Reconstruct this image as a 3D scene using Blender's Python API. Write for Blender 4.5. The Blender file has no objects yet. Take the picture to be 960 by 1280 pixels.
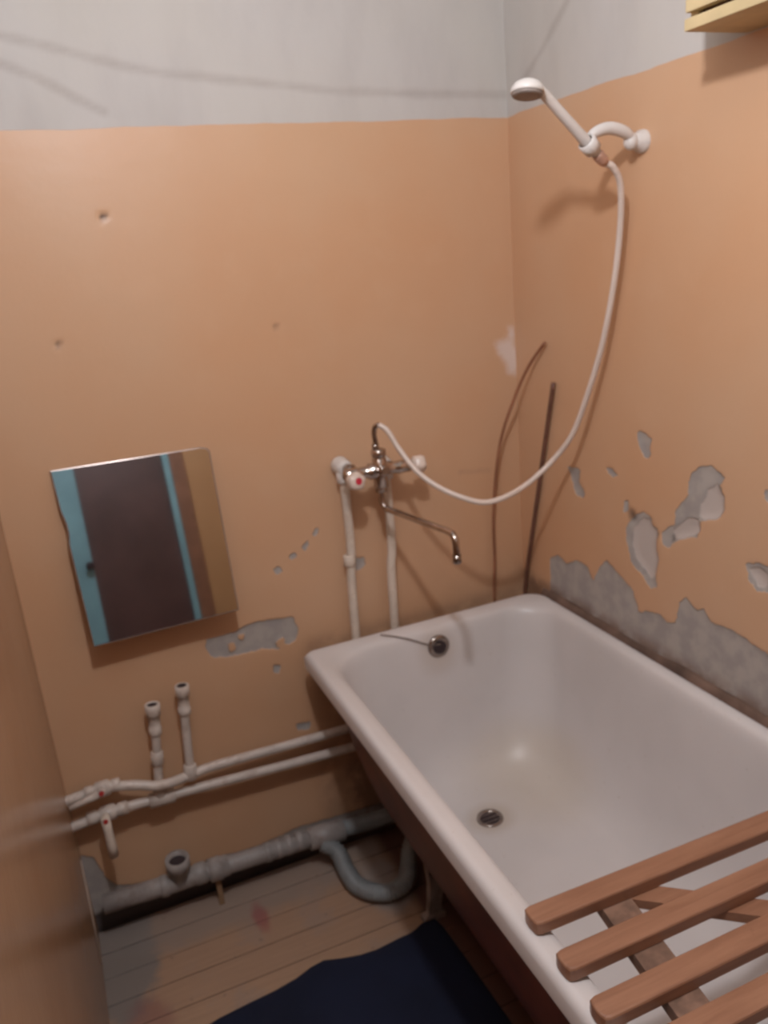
import bpy, math, random
import numpy as np
from mathutils import Vector, Matrix
random.seed(4)
scn = bpy.context.scene
COL = scn.collection

# ------------------------------------------------------------------ camera
cam_d = bpy.data.cameras.new('camera')
cam = bpy.data.objects.new('camera', cam_d); COL.objects.link(cam)
_R = Vector((0.9158977, -0.3924382, -0.0844013))
_U = Vector((0.1927164, 0.2454452, 0.9500616))
_F = Vector((0.3521246, 0.8864248, -0.3004320))
m = Matrix((( _R.x, _U.x, -_F.x, -1.1817), (_R.y, _U.y, -_F.y, -1.92), (_R.z, _U.z, -_F.z, 1.6147), (0, 0, 0, 1)))
cam.matrix_world = m
cam_d.sensor_fit = 'HORIZONTAL'; cam_d.sensor_width = 36; cam_d.lens = 1028.679 / 960 * 36
cam_d.clip_start = 0.02
cam_d.dof.use_dof = True; cam_d.dof.focus_distance = 0.62; cam_d.dof.aperture_fstop = 12
scn.camera = cam
scn.view_settings.view_transform = 'Standard'; scn.view_settings.look = 'None'
scn.view_settings.gamma = 1; scn.view_settings.exposure = 0.0
scn.view_settings.use_curve_mapping = False
w = bpy.data.worlds.new('world'); scn.world = w; w.use_nodes = True
w.node_tree.nodes['Background'].inputs[0].default_value = (0.5, 0.5, 0.55, 1)
w.node_tree.nodes['Background'].inputs[1].default_value = 0.02
# ceiling bulb of the bathroom
ld = bpy.data.lights.new('ceiling_bulb_light', 'POINT'); ld.energy = 42; ld.shadow_soft_size = 0.045
ld.color = (0.925, 0.955, 1.02)
lo = bpy.data.objects.new('ceiling_bulb_light', ld); lo.location = (-.96, -1.37, 2.30); COL.objects.link(lo)

W = 1.318; DEEP = 2.9; H = 2.62; ZP = 1.905

# ------------------------------------------------------------------ materials
class NT:
    def __init__(s, name):
        s.m = bpy.data.materials.new(name); s.m.use_nodes = True; s.t = s.m.node_tree
        s.b = s.t.nodes['Principled BSDF']
    def n(s, typ, ins=None, **kw):
        n = s.t.nodes.new(typ)
        for k, v in kw.items(): setattr(n, k, v)
        if ins:
            for k, v in ins.items(): s.set(n.inputs[k], v)
        return n
    def set(s, sock, v):
        if isinstance(v, bpy.types.NodeSocket): s.t.links.new(v, sock)
        elif isinstance(v, tuple) and len(v) == 3 and sock.type == 'RGBA': sock.default_value = (*v, 1)
        else: sock.default_value = v
    def math(s, op, a, b=0.0, clamp=False):
        n = s.t.nodes.new('ShaderNodeMath'); n.operation = op; n.use_clamp = clamp
        s.set(n.inputs[0], a); s.set(n.inputs[1], b); return n.outputs[0]
    def mix(s, f, a, b):
        n = s.t.nodes.new('ShaderNodeMix'); n.data_type = 'RGBA'
        s.set(n.inputs[0], f); s.set(n.inputs[6], a); s.set(n.inputs[7], b); return n.outputs[2]
    def pos(s): return s.n('ShaderNodeNewGeometry').outputs['Position']
    def obj(s): return s.n('ShaderNodeTexCoord').outputs['Object']
    def noise(s, vec, scale, detail=3, rough=0.55, dist=0.0):
        n = s.n('ShaderNodeTexNoise', {'Vector': vec, 'Scale': scale, 'Detail': detail, 'Roughness': rough, 'Distortion': dist})
        return n.outputs[0]
    def stretch(s, vec, sc):
        return s.n('ShaderNodeMapping', {'Vector': vec, 'Scale': sc}).outputs[0]
    def step(s, v, a, b):
        n = s.n('ShaderNodeMapRange', {'Value': v, 'From Min': a, 'From Max': b}); n.interpolation_type = 'SMOOTHSTEP'
        return n.outputs[0]
    def blob(s, vec, c, r, nz=0.0, soft=0.35, seed=9.0):
        # irregular ellipsoidal patch of dirt around c
        p = s.n('ShaderNodeVectorMath', {0: vec, 1: c}, operation='SUBTRACT').outputs[0]
        q = s.n('ShaderNodeVectorMath', {0: p, 1: (1/r[0], 1/r[1], 1/r[2])}, operation='MULTIPLY').outputs[0]
        l = s.n('ShaderNodeVectorMath', {0: q}, operation='LENGTH').outputs['Value']
        if nz:
            l = s.math('ADD', l, s.math('MULTIPLY', s.math('SUBTRACT', s.noise(vec, seed, 4), 0.5), nz))
        return s.step(l, 1.0 + soft, 1.0 - soft)
    def bump(s, h, strength, dist=0.01, prev=None):
        n = s.n('ShaderNodeBump', {'Height': h, 'Strength': strength, 'Distance': dist})
        if prev is not None: s.set(n.inputs['Normal'], prev)
        return n.outputs[0]
    def out(s, col=None, rough=None, metal=None, nor=None, **kw):
        for k, v in (('Base Color', col), ('Roughness', rough), ('Metallic', metal), ('Normal', nor)):
            if v is not None: s.set(s.b.inputs[k], v)
        for k, v in kw.items(): s.set(s.b.inputs[k], v)
        return s.m

def simple(name, col, rough=0.5, metal=0.0, var=0.12, scale=14, bump=0.0, dirt=None, **kw):
    t = NT(name); v = t.obj(); nz = t.noise(v, scale, 4)
    dark = tuple(c * (1 - var * 1.6) for c in col); lite = tuple(min(1, c * (1 + var)) for c in col)
    c = t.mix(t.step(nz, .3, .7), dark, lite)
    if dirt: c = t.mix(t.math('MULTIPLY', t.step(t.noise(v, scale * 2.3, 5), .52, .68), dirt[1]), c, dirt[0])
    nor = t.bump(t.noise(v, scale * 5, 3), bump, 0.002) if bump else None
    r = t.math('ADD', rough, t.math('MULTIPLY', t.math('SUBTRACT', nz, .5), .15), True)
    return t.out(c, r, metal, nor, **kw)

PAINT = (0.61, 0.385, 0.24); PAINT2 = (0.61, 0.350, 0.20)
WHITE = (0.545, 0.515, 0.49); GREY = (0.35, 0.315, 0.295)

def wall_material(name, rough=0.42, attr=True, pc=(PAINT, PAINT2)):
    t = NT(name); p = t.pos()
    z = t.n('ShaderNodeSeparateXYZ', {0: p}).outputs['Z']
    line = t.math('ADD', z, t.math('MULTIPLY', t.math('SUBTRACT', t.noise(p, 7, 3), .5), .012))
    up = t.step(line, ZP - .0015, ZP + .0015)
    big = t.noise(p, 1.7, 3); mid = t.noise(p, 9, 4); fine = t.noise(p, 60, 4)
    paint = t.mix(t.step(big, .3, .7), pc[1], pc[0])
    paint = t.mix(t.math('MULTIPLY', t.step(mid, .5, .75), .25), paint, tuple(c * 1.05 for c in pc[0]))
    # whitewash, streaky with brush marks
    streak = t.noise(t.stretch(p, (4, 4, 1.5)), 2.2, 4)
    white = t.mix(t.step(streak, .38, .75), WHITE, (0.495, 0.465, 0.445))
    white = t.mix(t.math('MULTIPLY', t.step(big, .45, .7), .35), white, (0.555, 0.515, 0.45))
    col = t.mix(up, paint, white)
    h = t.math('MULTIPLY', fine, .25); h = t.math('ADD', h, t.math('MULTIPLY', mid, .8))
    nor = t.bump(h, .22, .006)
    r = t.math('ADD', rough, t.math('MULTIPLY', up, .5), True)
    if attr:
        def A(n): return t.n('ShaderNodeAttribute', attribute_name=n).outputs['Fac']
        jag = t.math('MULTIPLY', t.math('SUBTRACT', t.noise(p, 55, 4, .6), .5), .014)
        peel = t.step(t.math('ADD', A('peel'), jag), .0012, -.0012)
        deep = t.step(t.math('ADD', A('deep'), jag), .003, -.003)
        blot = t.step(t.math('ADD', A('blot'), t.math('MULTIPLY', jag, 1.6)), .012, -.014)
        grime_shade = t.math('MULTIPLY', t.step(A('grime_shade'), .0, 1.0), t.step(t.noise(p, 16, 4), .25, .6))
        g = t.mix(t.step(t.noise(p, 22, 4), .35, .65), GREY, (0.43, 0.385, 0.35))
        col = t.mix(peel, col, g)
        col = t.mix(deep, col, (0.52, 0.45, 0.41))
        col = t.mix(t.math('MULTIPLY', blot, .85), col, (0.74, 0.62, 0.56))
        ck = t.step(t.math('ADD', A('crack'), t.math('MULTIPLY', t.math('SUBTRACT', t.noise(p, 9, 4), .5), .024)), .017, -.002)
        col = t.mix(t.math('MULTIPLY', ck, .24), col, (0.20, 0.14, 0.12))
        col = t.mix(t.math('MULTIPLY', A('hole_dark'), .9), col, (0.06, 0.04, 0.035))
        col = t.mix(t.math('MULTIPLY', grime_shade, .75), col, (0.17, 0.095, 0.065))
        nor = t.bump(t.math('ADD', peel, t.math('MULTIPLY', deep, .7)), .9, -.0022, nor)
        nor = t.bump(ck, .25, -.003, nor)
        r = t.math('ADD', r, t.math('MULTIPLY', peel, .45), True)
    return t.out(col, r, 0.0, nor)

M = {}
M['wall'] = wall_material('wall_paint')
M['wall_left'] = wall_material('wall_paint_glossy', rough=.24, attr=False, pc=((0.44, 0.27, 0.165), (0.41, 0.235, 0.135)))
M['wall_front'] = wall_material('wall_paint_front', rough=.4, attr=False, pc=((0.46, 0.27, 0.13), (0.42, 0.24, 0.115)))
M['ceiling'] = simple('ceiling_whitewash', (0.5, 0.47, 0.44), .9, var=.06, scale=3)
M['enamel'] = None
def enamel():
    t = NT('bath_enamel'); p = t.pos()
    c = t.mix(t.step(t.noise(p, 3.2, 3), .35, .7), (0.665, 0.62, 0.605), (0.615, 0.575, 0.56))
    stain = t.blob(p, (-.17, -.30, .26), (.16, .17, .1), .5, .6, 6)
    c = t.mix(t.math('MULTIPLY', stain, .45), c, (0.60, 0.50, 0.38))
    c = t.mix(t.math('MULTIPLY', t.blob(p, (-.355, -.375, .235), (.055, .05, .05), .3, .5, 20), .5), c, (0.42, 0.33, 0.24))
    c = t.mix(t.math('MULTIPLY', t.blob(p, (-.355, -.135, .60), (.05, .05, .06), .3, .6, 20), .4), c, (0.45, 0.35, 0.27))
    sp = t.step(t.noise(p, 90, 2), .70, .76)
    c = t.mix(t.math('MULTIPLY', sp, .25), c, (0.36, 0.26, 0.2))
    # wear along the edge of the rim where the enamel went brown
    return t.out(c, t.math('ADD', .22, t.math('MULTIPLY', t.noise(p, 8, 3), .25)), 0, t.bump(t.noise(p, 40, 2), .03, .002))
M['enamel'] = enamel()
M['bathbody'] = simple('bath_underside_paint', (0.18, 0.072, 0.052), .5, var=.2, scale=9, bump=.15)
M['iron'] = simple('cast_iron_leg', (0.30, 0.235, 0.20), .7, .1, var=.25, scale=20, bump=.2)
def planks_mat():
    t = NT('floor_board_paint'); p = t.pos(); o = t.n('ShaderNodeObjectInfo').outputs['Random']
    gr = t.noise(t.stretch(p, (1.5, 22, 4)), 5, 5, .6)
    c = t.mix(t.step(gr, .25, .75), (0.39, 0.24, 0.155), (0.45, 0.28, 0.18))
    c = t.mix(t.math('MULTIPLY', o, .3), c, (0.36, 0.22, 0.15))
    wear = t.step(t.noise(p, 6, 5, .65), .50, .66)
    c = t.mix(t.math('MULTIPLY', wear, .5), c, (0.33, 0.25, 0.21))
    cem = t.blob(p, (-1.29, -.12, 0), (.10, .20, .1), .9, .16, 13)
    c = t.mix(t.math('MULTIPLY', cem, .9), c, (0.21, 0.185, 0.17))
    cem2 = t.blob(p, (-.90, -.04, 0), (.44, .115, .1), .8, .3, 11)
    c = t.mix(t.math('MULTIPLY', cem2, .6), c, (0.27, 0.225, 0.20))
    c = t.mix(t.math('MULTIPLY', t.blob(p, (-.59, -.21, 0), (.07, .10, .1), .7, .3, 16), .7), c, (0.33, 0.29, 0.27))
    red = t.blob(p, (-.925, -.155, 0), (.018, .05, .1), .9, .5, 30)
    c = t.mix(t.math('MULTIPLY', red, .65), c, (0.30, 0.07, 0.075))
    red2 = t.blob(p, (-1.235, -.36, 0), (.05, .08, .1), 1.1, .4, 22)
    c = t.mix(t.math('MULTIPLY', red2, .5), c, (0.24, 0.09, 0.085))
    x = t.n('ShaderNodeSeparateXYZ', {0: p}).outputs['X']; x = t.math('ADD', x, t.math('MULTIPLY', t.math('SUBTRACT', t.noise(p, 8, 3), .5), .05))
    c = t.mix(t.step(x, -.57, -.52), c, (0.125, 0.058, 0.042))  # tub's shade on the floor, painted into the board colour
    c = t.mix(t.step(x, -.475, -.445), c, (0.035, 0.02, 0.022))  # deeper painted shade further under the tub
    chip = t.step(t.noise(p, 42, 3), .68, .73)
    c = t.mix(t.math('MULTIPLY', chip, .4), c, (0.16, 0.10, 0.085))
    return t.out(c, .48, 0, t.bump(gr, .25, .002))
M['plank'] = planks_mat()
M['subfloor'] = simple('subfloor_dirt', (0.07, 0.05, 0.045), .95)
def slat_mat():
    t = NT('varnished_pine_slat'); v = t.obj()
    g = t.noise(t.stretch(v, (2, 26, 26)), 3.2, 5, .6, .4)
    c = t.mix(t.step(g, .25, .75), (0.255, 0.120, 0.070), (0.345, 0.175, 0.105))
    c = t.mix(t.math('MULTIPLY', t.step(t.noise(v, 22, 3), .66, .74), .5), c, (0.17, 0.07, 0.035))
    return t.out(c, .36, 0, t.bump(g, .15, .0015))
M['slat'] = slat_mat()
M['batten'] = simple('weathered_batten_wood', (0.22, 0.125, 0.085), .6, var=.25, scale=30, bump=.2)
M['ppr'] = simple('white_painted_pipe', (0.60, 0.515, 0.455), .38, var=.07, scale=18, dirt=((0.38, 0.27, 0.21), .45), bump=.05)
M['ppr2'] = simple('cream_painted_pipe', (0.66, 0.56, 0.47), .4, var=.06, scale=20, dirt=((0.5, 0.37, 0.27), .4))
M['hole_dark'] = simple('dark_opening', (0.035, 0.02, 0.022), .7)
M['redscrew'] = simple('red_plastic', (0.42, 0.035, 0.035), .4)
M['redbright'] = simple('red_mark', (0.60, 0.03, 0.06), .4)
M['chrome'] = simple('worn_chrome', (0.50, 0.43, 0.39), .14, 1.0, var=.12, scale=30)
M['chromedark'] = simple('tarnished_chrome', (0.34, 0.29, 0.26), .2, 1.0, var=.15, scale=30)
M['plastic'] = simple('white_plastic', (0.68, 0.635, 0.60), .32, var=.03, scale=10)
M['knobwhite'] = simple('cream_knob_plastic', (0.70, 0.58, 0.50), .3, var=.04, scale=10)
M['noz'] = simple('grey_nozzle_plate', (0.28, 0.235, 0.21), .5)
M['hose'] = simple('white_hose_plastic', (0.68, 0.57, 0.50), .35, var=.04, scale=8)
M['pvc'] = simple('grey_pvc', (0.34, 0.30, 0.28), .5, var=.12, scale=14, dirt=((0.20, 0.15, 0.13), .5), bump=.06)
M['corr'] = simple('grey_corrugated_plastic', (0.255, 0.265, 0.265), .42, var=.08, scale=20, dirt=((0.2, 0.17, 0.155), .4))
M['rod'] = simple('brown_rod', (0.16, 0.07, 0.045), .5, var=.15, scale=30)
M['wire'] = simple('orange_brown_cable', (0.30, 0.125, 0.065), .5, var=.12, scale=20)
def rug_mat():
    t = NT('navy_rug_cloth'); p = t.pos(); nz = t.noise(p, 5, 4); f = t.noise(p, 260, 3)
    c = t.mix(t.step(nz, .3, .7), (0.005, 0.0075, 0.024), (0.008, 0.012, 0.036))
    return t.out(c, .95, 0, t.bump(f, .5, .003))
M['rug'] = rug_mat()
M['mirror'] = NT('mirror_silver').out((0.80, 0.80, 0.80), .03, 1.0)
M['mirredge'] = simple('mirror_ground_edge', (0.34, 0.27, 0.24), .25, .4)
M['wood'] = simple('raw_wood', (0.3, 0.18, 0.1), .7)
M['shelf'] = simple('yellow_painted_wood', (0.58, 0.45, 0.25), .5, var=.08, scale=12, bump=.05)
M['shelfgap'] = simple('shadow_groove_wood', (0.20, 0.10, 0.06), .7)
M['blue'] = simple('pale_blue_door_paint', (0.20, 0.40, 0.47), .4, var=.08, scale=4)
M['door'] = simple('dark_brown_door_paint', (0.085, 0.045, 0.042), .45, var=.15, scale=3)
M['doorbrown'] = simple('brown_wall_trim', (0.22, 0.105, 0.06), .5)
M['mortar'] = simple('dirty_mortar', (0.17, 0.105, 0.078), .95, var=.3, scale=9, bump=.4)

# ------------------------------------------------------------------ mesh helpers
def mesh_obj(name, verts, faces, mat, parent=None, smooth=False, mats=None, midx=None):
    me = bpy.data.meshes.new(name); me.from_pydata([tuple(v) for v in verts], [], faces)
    me.materials.append(mat)
    if mats:
        for x in mats: me.materials.append(x)
    if midx is not None:
        for i, k in midx.items(): me.polygons[i].material_index = k
    if smooth: me.polygons.foreach_set('use_smooth', [True] * len(me.polygons))
    me.validate(); me.update()
    o = bpy.data.objects.new(name, me); COL.objects.link(o)
    if parent is not None: o.parent = parent
    return o

class MB:
    """collects pieces of one part, then links them as one mesh"""
    def __init__(s): s.v = []; s.f = []; s.sm = []
    def add(s, vs, fs, smooth=False):
        b = len(s.v); s.v += [Vector(v) for v in vs]
        for f in fs: s.f.append([i + b for i in f]); s.sm.append(smooth)
        return s
    def box(s, lo, hi, bev=0.0, mtx=None):
        import bmesh
        bm = bmesh.new(); bmesh.ops.create_cube(bm, size=1)
        c = [(a + b) / 2 for a, b in zip(lo, hi)]; d = [abs(b - a) for a, b in zip(lo, hi)]
        for v in bm.verts: v.co = Vector((v.co.x * d[0], v.co.y * d[1], v.co.z * d[2]))
        if bev > 0: bmesh.ops.bevel(bm, geom=list(bm.edges), offset=bev, segments=2, profile=.6, affect='EDGES')
        for v in bm.verts:
            v.co = (mtx @ v.co if mtx else v.co) + Vector(c)
        bm.verts.index_update()
        s.add([v.co.copy() for v in bm.verts], [[v.index for v in f.verts] for f in bm.faces]); bm.free()
        return s
    def lathe(s, prof, origin, axis, seg=28, cap=True):
        # prof: (distance along the axis, radius)
        ax = Vector(axis).normalized(); u = ax.orthogonal().normalized(); w_ = ax.cross(u)
        vs = []; fs = []
        for h, r in prof:
            for k in range(seg):
                a = 2 * math.pi * k / seg
                vs.append(Vector(origin) + ax * h + (u * math.cos(a) + w_ * math.sin(a)) * r)
        for i in range(len(prof) - 1):
            for k in range(seg):
                a, b = i * seg + k, i * seg + (k + 1) % seg
                fs.append([a, b, b + seg, a + seg])
        s.add(vs, fs, True)
        if cap:
            n = (len(prof) - 1) * seg; base = len(s.v) - len(vs)
            s.f.append([base + k for k in range(seg)][::-1]); s.sm.append(False)
            s.f.append([base + n + k for k in range(seg)]); s.sm.append(False)
        return s
    def tube(s, pts, rad, seg=16, cap=True):
        pts = [Vector(p) for p in pts]; n = len(pts)
        if not hasattr(rad, '__len__'): rad = [rad] * n
        T = [(pts[min(i + 1, n - 1)] - pts[max(i - 1, 0)]).normalized() for i in range(n)]
        u = T[0].orthogonal().normalized(); vs = []; fs = []
        for i in range(n):
            u = (u - T[i] * u.dot(T[i])).normalized(); w_ = T[i].cross(u)
            for k in range(seg):
                a = 2 * math.pi * k / seg
                vs.append(pts[i] + (u * math.cos(a) + w_ * math.sin(a)) * rad[i])
        for i in range(n - 1):
            for k in range(seg):
                a, b = i * seg + k, i * seg + (k + 1) % seg
                fs.append([a, b, b + seg, a + seg])
        base = len(s.v); s.add(vs, fs, True)
        if cap:
            s.f.append([base + k for k in range(seg)][::-1]); s.sm.append(False)
            s.f.append([base + (n - 1) * seg + k for k in range(seg)]); s.sm.append(False)
        return s
    def ball(s, c, r, seg=20, sc=(1, 1, 1)):
        n = 12; vs = []; fs = []
        for i in range(n + 1):
            th = math.pi * (i + .001) / (n + .002)
            for k in range(seg):
                a = 2 * math.pi * k / seg
                vs.append((c[0] + r * sc[0] * math.sin(th) * math.cos(a), c[1] + r * sc[1] * math.sin(th) * math.sin(a), c[2] + r * sc[2] * math.cos(th)))
        for i in range(n):
            for k in range(seg):
                a, b = i * seg + k, i * seg + (k + 1) % seg
                fs.append([a, a + seg, b + seg, b])
        return s.add(vs, fs, True)
    def build(s, name, mat, parent=None):
        o = mesh_obj(name, s.v, s.f, mat, None)
        o.data.polygons.foreach_set('use_smooth', s.sm)
        if parent is not None: put(o, parent)
        return o

def put(o, parent):
    """parent while keeping the mesh where it was built (world coordinates)"""
    o.parent = parent
    root = Vector((0, 0, 0)); q = parent
    while q is not None: root += q.location; q = q.parent
    o.location = o.location - root
    return o

def spline(pts, per=10):
    P = [Vector(p) for p in pts]; P = [P[0] * 2 - P[1]] + P + [P[-1] * 2 - P[-2]]
    out = []
    for i in range(1, len(P) - 2):
        a, b, c, d = P[i-1], P[i], P[i+1], P[i+2]
        for k in range(per):
            t = k / per
            out.append(.5 * ((2*b) + (c-a)*t + (2*a-5*b+4*c-d)*t*t + (3*b-a-3*c+d)*t**3))
    out.append(P[-2]); return out

def resample(pts, step):
    out = [pts[0]]; acc = 0
    for a, b in zip(pts, pts[1:]):
        L = (b - a).length
        while acc + L >= step:
            t = (step - acc) / L; a = a + (b - a) * t; L = (b - a).length; acc = 0; out.append(a)
            if L < 1e-9: break
        acc += L
    return out

def thing(name, label, cat, loc, group=None):
    o = bpy.data.objects.new(name, None); o.empty_display_size = .05; COL.objects.link(o)
    o.location = loc; o['label'] = label; o['category'] = cat
    if group: o['group'] = group
    return o
def tag(o, label, cat, group=None):
    o['label'] = label; o['category'] = cat
    if group: o['group'] = group
    return o
def struct(o): o['kind'] = 'structure'; return o

# ------------------------------------------------------------------ walls with peeled paint
def sdf(poly, X, Y):
    P = np.array(poly); n = len(P); d = np.full(X.shape, 1e9); ins = np.zeros(X.shape, bool)
    for i in range(n):
        a, b = P[i], P[(i + 1) % n]; e = b - a
        t = np.clip(((X - a[0]) * e[0] + (Y - a[1]) * e[1]) / (e @ e + 1e-12), 0, 1)
        d = np.minimum(d, np.hypot(X - a[0] - e[0] * t, Y - a[1] - e[1] * t))
        c = ((a[1] > Y) != (b[1] > Y)) & (X < (b[0] - a[0]) * (Y - a[1]) / (b[1] - a[1] + 1e-12) + a[0])
        ins ^= c
    return np.where(ins, -d, d)
def pdist(line, X, Y):
    d = np.full(X.shape, 1e9)
    for a, b in zip(line, line[1:]):
        a = np.array(a); b = np.array(b); e = b - a
        t = np.clip(((X - a[0]) * e[0] + (Y - a[1]) * e[1]) / (e @ e + 1e-12), 0, 1)
        d = np.minimum(d, np.hypot(X - a[0] - e[0] * t, Y - a[1] - e[1] * t))
    return d
def union(polys, X, Y):
    d = np.full(X.shape, 1.0)
    for p in polys: d = np.minimum(d, sdf(p, X, Y))
    return d

def coords(lo, hi, flo, fhi, fine, coarse):
    a = list(np.arange(lo, flo, coarse)) + list(np.arange(flo, fhi, fine)) + list(np.arange(fhi, hi, coarse)) + [hi]
    return np.array(a)

def wall_grid(name, us, vs, place, attrs, depth_fn, slab, mat):
    U, V = np.meshgrid(us, vs, indexing='ij'); nu, nv = U.shape
    A = {k: fn(U, V).ravel() for k, fn in attrs.items()}
    dep = depth_fn({k: a.reshape(U.shape) for k, a in A.items()}, U, V)
    co = place(U, V, dep).reshape(-1, 3)
    idx = np.arange(nu * nv).reshape(nu, nv)
    F = np.stack([idx[:-1, :-1], idx[1:, :-1], idx[1:, 1:], idx[:-1, 1:]], -1).reshape(-1, 4)
    lo, hi = slab; n = len(co)
    bx = np.array([[x, y, z] for x in (lo[0], hi[0]) for y in (lo[1], hi[1]) for z in (lo[2], hi[2])])
    bf = [[0, 1, 3, 2], [4, 6, 7, 5], [0, 4, 5, 1], [2, 3, 7, 6], [0, 2, 6, 4], [1, 5, 7, 3]]
    co = np.vstack([co, bx]); F = np.vstack([F, np.array(bf) + n])
    me = bpy.data.meshes.new(name)
    me.from_pydata(co.tolist(), [], F.tolist()); me.materials.append(mat)
    for k, a in A.items():
        at = me.attributes.new(k, 'FLOAT', 'POINT')
        at.data.foreach_set('value', np.concatenate([a, np.full(8, 1.0 if k in ('peel', 'deep', 'blot', 'crack') else 0.0)]).astype(np.float32))
    me.polygons.foreach_set('use_smooth', [True] * (len(F) - 6) + [False] * 6)
    me.update()
    o = bpy.data.objects.new(name, me); COL.objects.link(o); return struct(o)

# right wall patches, (y, z)
RW = dict(
band=[(-0.14, 0.786), (-0.179, 0.803), (-0.216, 0.789), (-0.257, 0.815), (-0.301, 0.812), (-0.325, 0.779), (-0.356, 0.83), (-0.38, 0.854), (-0.409, 0.84), (-0.448, 0.822), (-0.48, 0.81), (-0.502, 0.761), (-0.533, 0.776), (-0.573, 0.784), (-0.597, 0.772), (-0.621, 0.781), (-0.633, 0.836), (-0.655, 0.855), (-0.682, 0.834), (-0.704, 0.846), (-0.726, 0.823), (-0.774, 0.83), (-0.814, 0.826), (-0.844, 0.819), (-0.873, 0.815), (-0.968, 0.80), (-1.1, .83), (-1.25, .79), (-1.4, .75), (-1.4, .55), (-0.13, 0.55)],
A=[(-0.486, 1.196), (-0.511, 1.193), (-0.533, 1.18), (-0.528, 1.159), (-0.536, 1.144), (-0.515, 1.135), (-0.497, 1.154), (-0.489, 1.176)],
B=[(-0.224, 1.059), (-0.26, 1.063), (-0.281, 1.061), (-0.274, 1.029), (-0.298, 1.007), (-0.292, 0.992), (-0.261, 0.99), (-0.249, 1.019), (-0.237, 1.044)],
C=[(-0.376, 1.088), (-0.403, 1.09), (-0.42, 1.075), (-0.403, 1.068), (-0.387, 1.076)],
D=[(-0.654, 1.126), (-0.678, 1.15), (-0.71, 1.159), (-0.734, 1.149), (-0.75, 1.14), (-0.735, 1.125), (-0.746, 1.103), (-0.75, 1.073), (-0.731, 1.052), (-0.707, 1.043), (-0.687, 1.04), (-0.688, 1.018), (-0.676, 0.998), (-0.642, 0.985), (-0.615, 0.97), (-0.593, 0.946), (-0.576, 0.959), (-0.573, 0.979), (-0.587, 0.993), (-0.614, 1.011), (-0.613, 1.037), (-0.63, 1.062), (-0.651, 1.08), (-0.65, 1.106)],
E=[(-0.452, 0.959), (-0.478, 0.995), (-0.509, 1.01), (-0.534, 1.006), (-0.544, 0.985), (-0.559, 0.982), (-0.555, 0.938), (-0.565, 0.913), (-0.556, 0.874), (-0.562, 0.847), (-0.542, 0.836), (-0.511, 0.859), (-0.474, 0.876), (-0.463, 0.903), (-0.452, 0.929)],
F=[(-0.447, 1.024), (-0.462, 1.024), (-0.457, 0.997), (-0.441, 0.993)],
G=[(-0.808, 0.981), (-0.833, 0.995), (-0.868, 0.991), (-0.872, 0.944), (-0.837, 0.934), (-0.817, 0.95)],
H=[(-0.841, 1.137), (-0.857, 1.144), (-0.859, 1.118), (-0.844, 1.12)])
RD = [[(-0.704, 1.111), (-0.727, 1.124), (-0.746, 1.103), (-0.749, 1.076), (-0.735, 1.056), (-0.707, 1.043), (-0.682, 1.049), (-0.685, 1.075), (-0.697, 1.094)],
 [(-0.649, 1.033), (-0.678, 1.038), (-0.688, 1.018), (-0.659, 0.991), (-0.615, 0.977), (-0.605, 0.995)],
 [(-0.479, 0.966), (-0.509, 0.996), (-0.534, 0.999), (-0.544, 0.985), (-0.559, 0.982), (-0.555, 0.938), (-0.565, 0.913), (-0.556, 0.874), (-0.541, 0.861), (-0.516, 0.875), (-0.485, 0.895), (-0.474, 0.921)],
 [(-0.815, 0.975), (-0.835, 0.985), (-0.86, 0.98), (-0.86, 0.95), (-0.837, 0.944)]]
# back wall patches, (x, z)
BP = [[(-0.925, 0.731), (-0.857, 0.731), (-0.803, 0.745), (-0.741, 0.74), (-0.698, 0.732), (-0.688, 0.696), (-0.696, 0.669), (-0.744, 0.653), (-0.795, 0.667), (-0.866, 0.668), (-0.916, 0.678), (-0.933, 0.706)],
 [(-0.690, 0.898), (-0.672, 0.908), (-0.668, 0.896), (-.682, .888)], [(-.655, .915), (-0.636, 0.932), (-0.630, 0.918), (-.646, .904)], [(-.622, .945), (-.606, .962), (-0.602, 0.948), (-.614, .934)],
 [(-0.737, 0.88), (-0.719, 0.881), (-0.708, 0.865), (-0.726, 0.86)],
 [(-0.520, 0.856), (-0.489, 0.852), (-0.484, 0.828), (-0.510, 0.818), (-0.522, 0.834)],
 [(-0.731, 0.425), (-0.688, 0.421), (-0.686, 0.4), (-0.724, 0.402)],
 [(-0.766, 0.616), (-0.745, 0.605), (-0.757, 0.584), (-0.769, 0.597)],
 [(-1.33, 0.245), (-1.29, 0.22), (-1.272, 0.15), (-1.25, 0.115), (-1.15, .085), (-1.0, .10), (-.9, .085), (-.75, .105), (-.5, .09), (-.5, -.1), (-1.33, -.1)],
 ]
BH = [[(-0.877, 0.709), (-0.86, 0.706), (-0.855, 0.684), (-0.873, 0.68)], [(-0.847, 0.724), (-0.828, 0.719), (-0.834, 0.705), (-0.847, 0.708)], [(-0.758, 0.678), (-0.731, 0.683), (-0.724, 0.662), (-0.747, 0.659)]]
BW = [[(-0.062, 1.362), (-0.032, 1.368), (-.010, 1.363), (.01, 1.332), (.01, 1.292), (-.004, 1.271), (-0.026, 1.274), (-0.034, 1.307), (-0.056, 1.334)], [(-0.022, 1.40), (-.004, 1.395), (-.002, 1.354), (-.02, 1.341)]]
BC = [[(-1.32, 2.105), (-1.178, 2.084), (-1.124, 2.072), (-1.04, 2.055), (-0.939, 2.028), (-0.831, 2.005), (-0.61, 1.984), (-0.445, 1.966), (-0.204, 1.958), (0.0, 1.955)],
      [(-1.134, 2.024), (-1.054, 1.988), (-0.956, 1.935)]]
BC2 = [[(-0.188, 1.031), (-0.097, 1.019)]]
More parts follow.
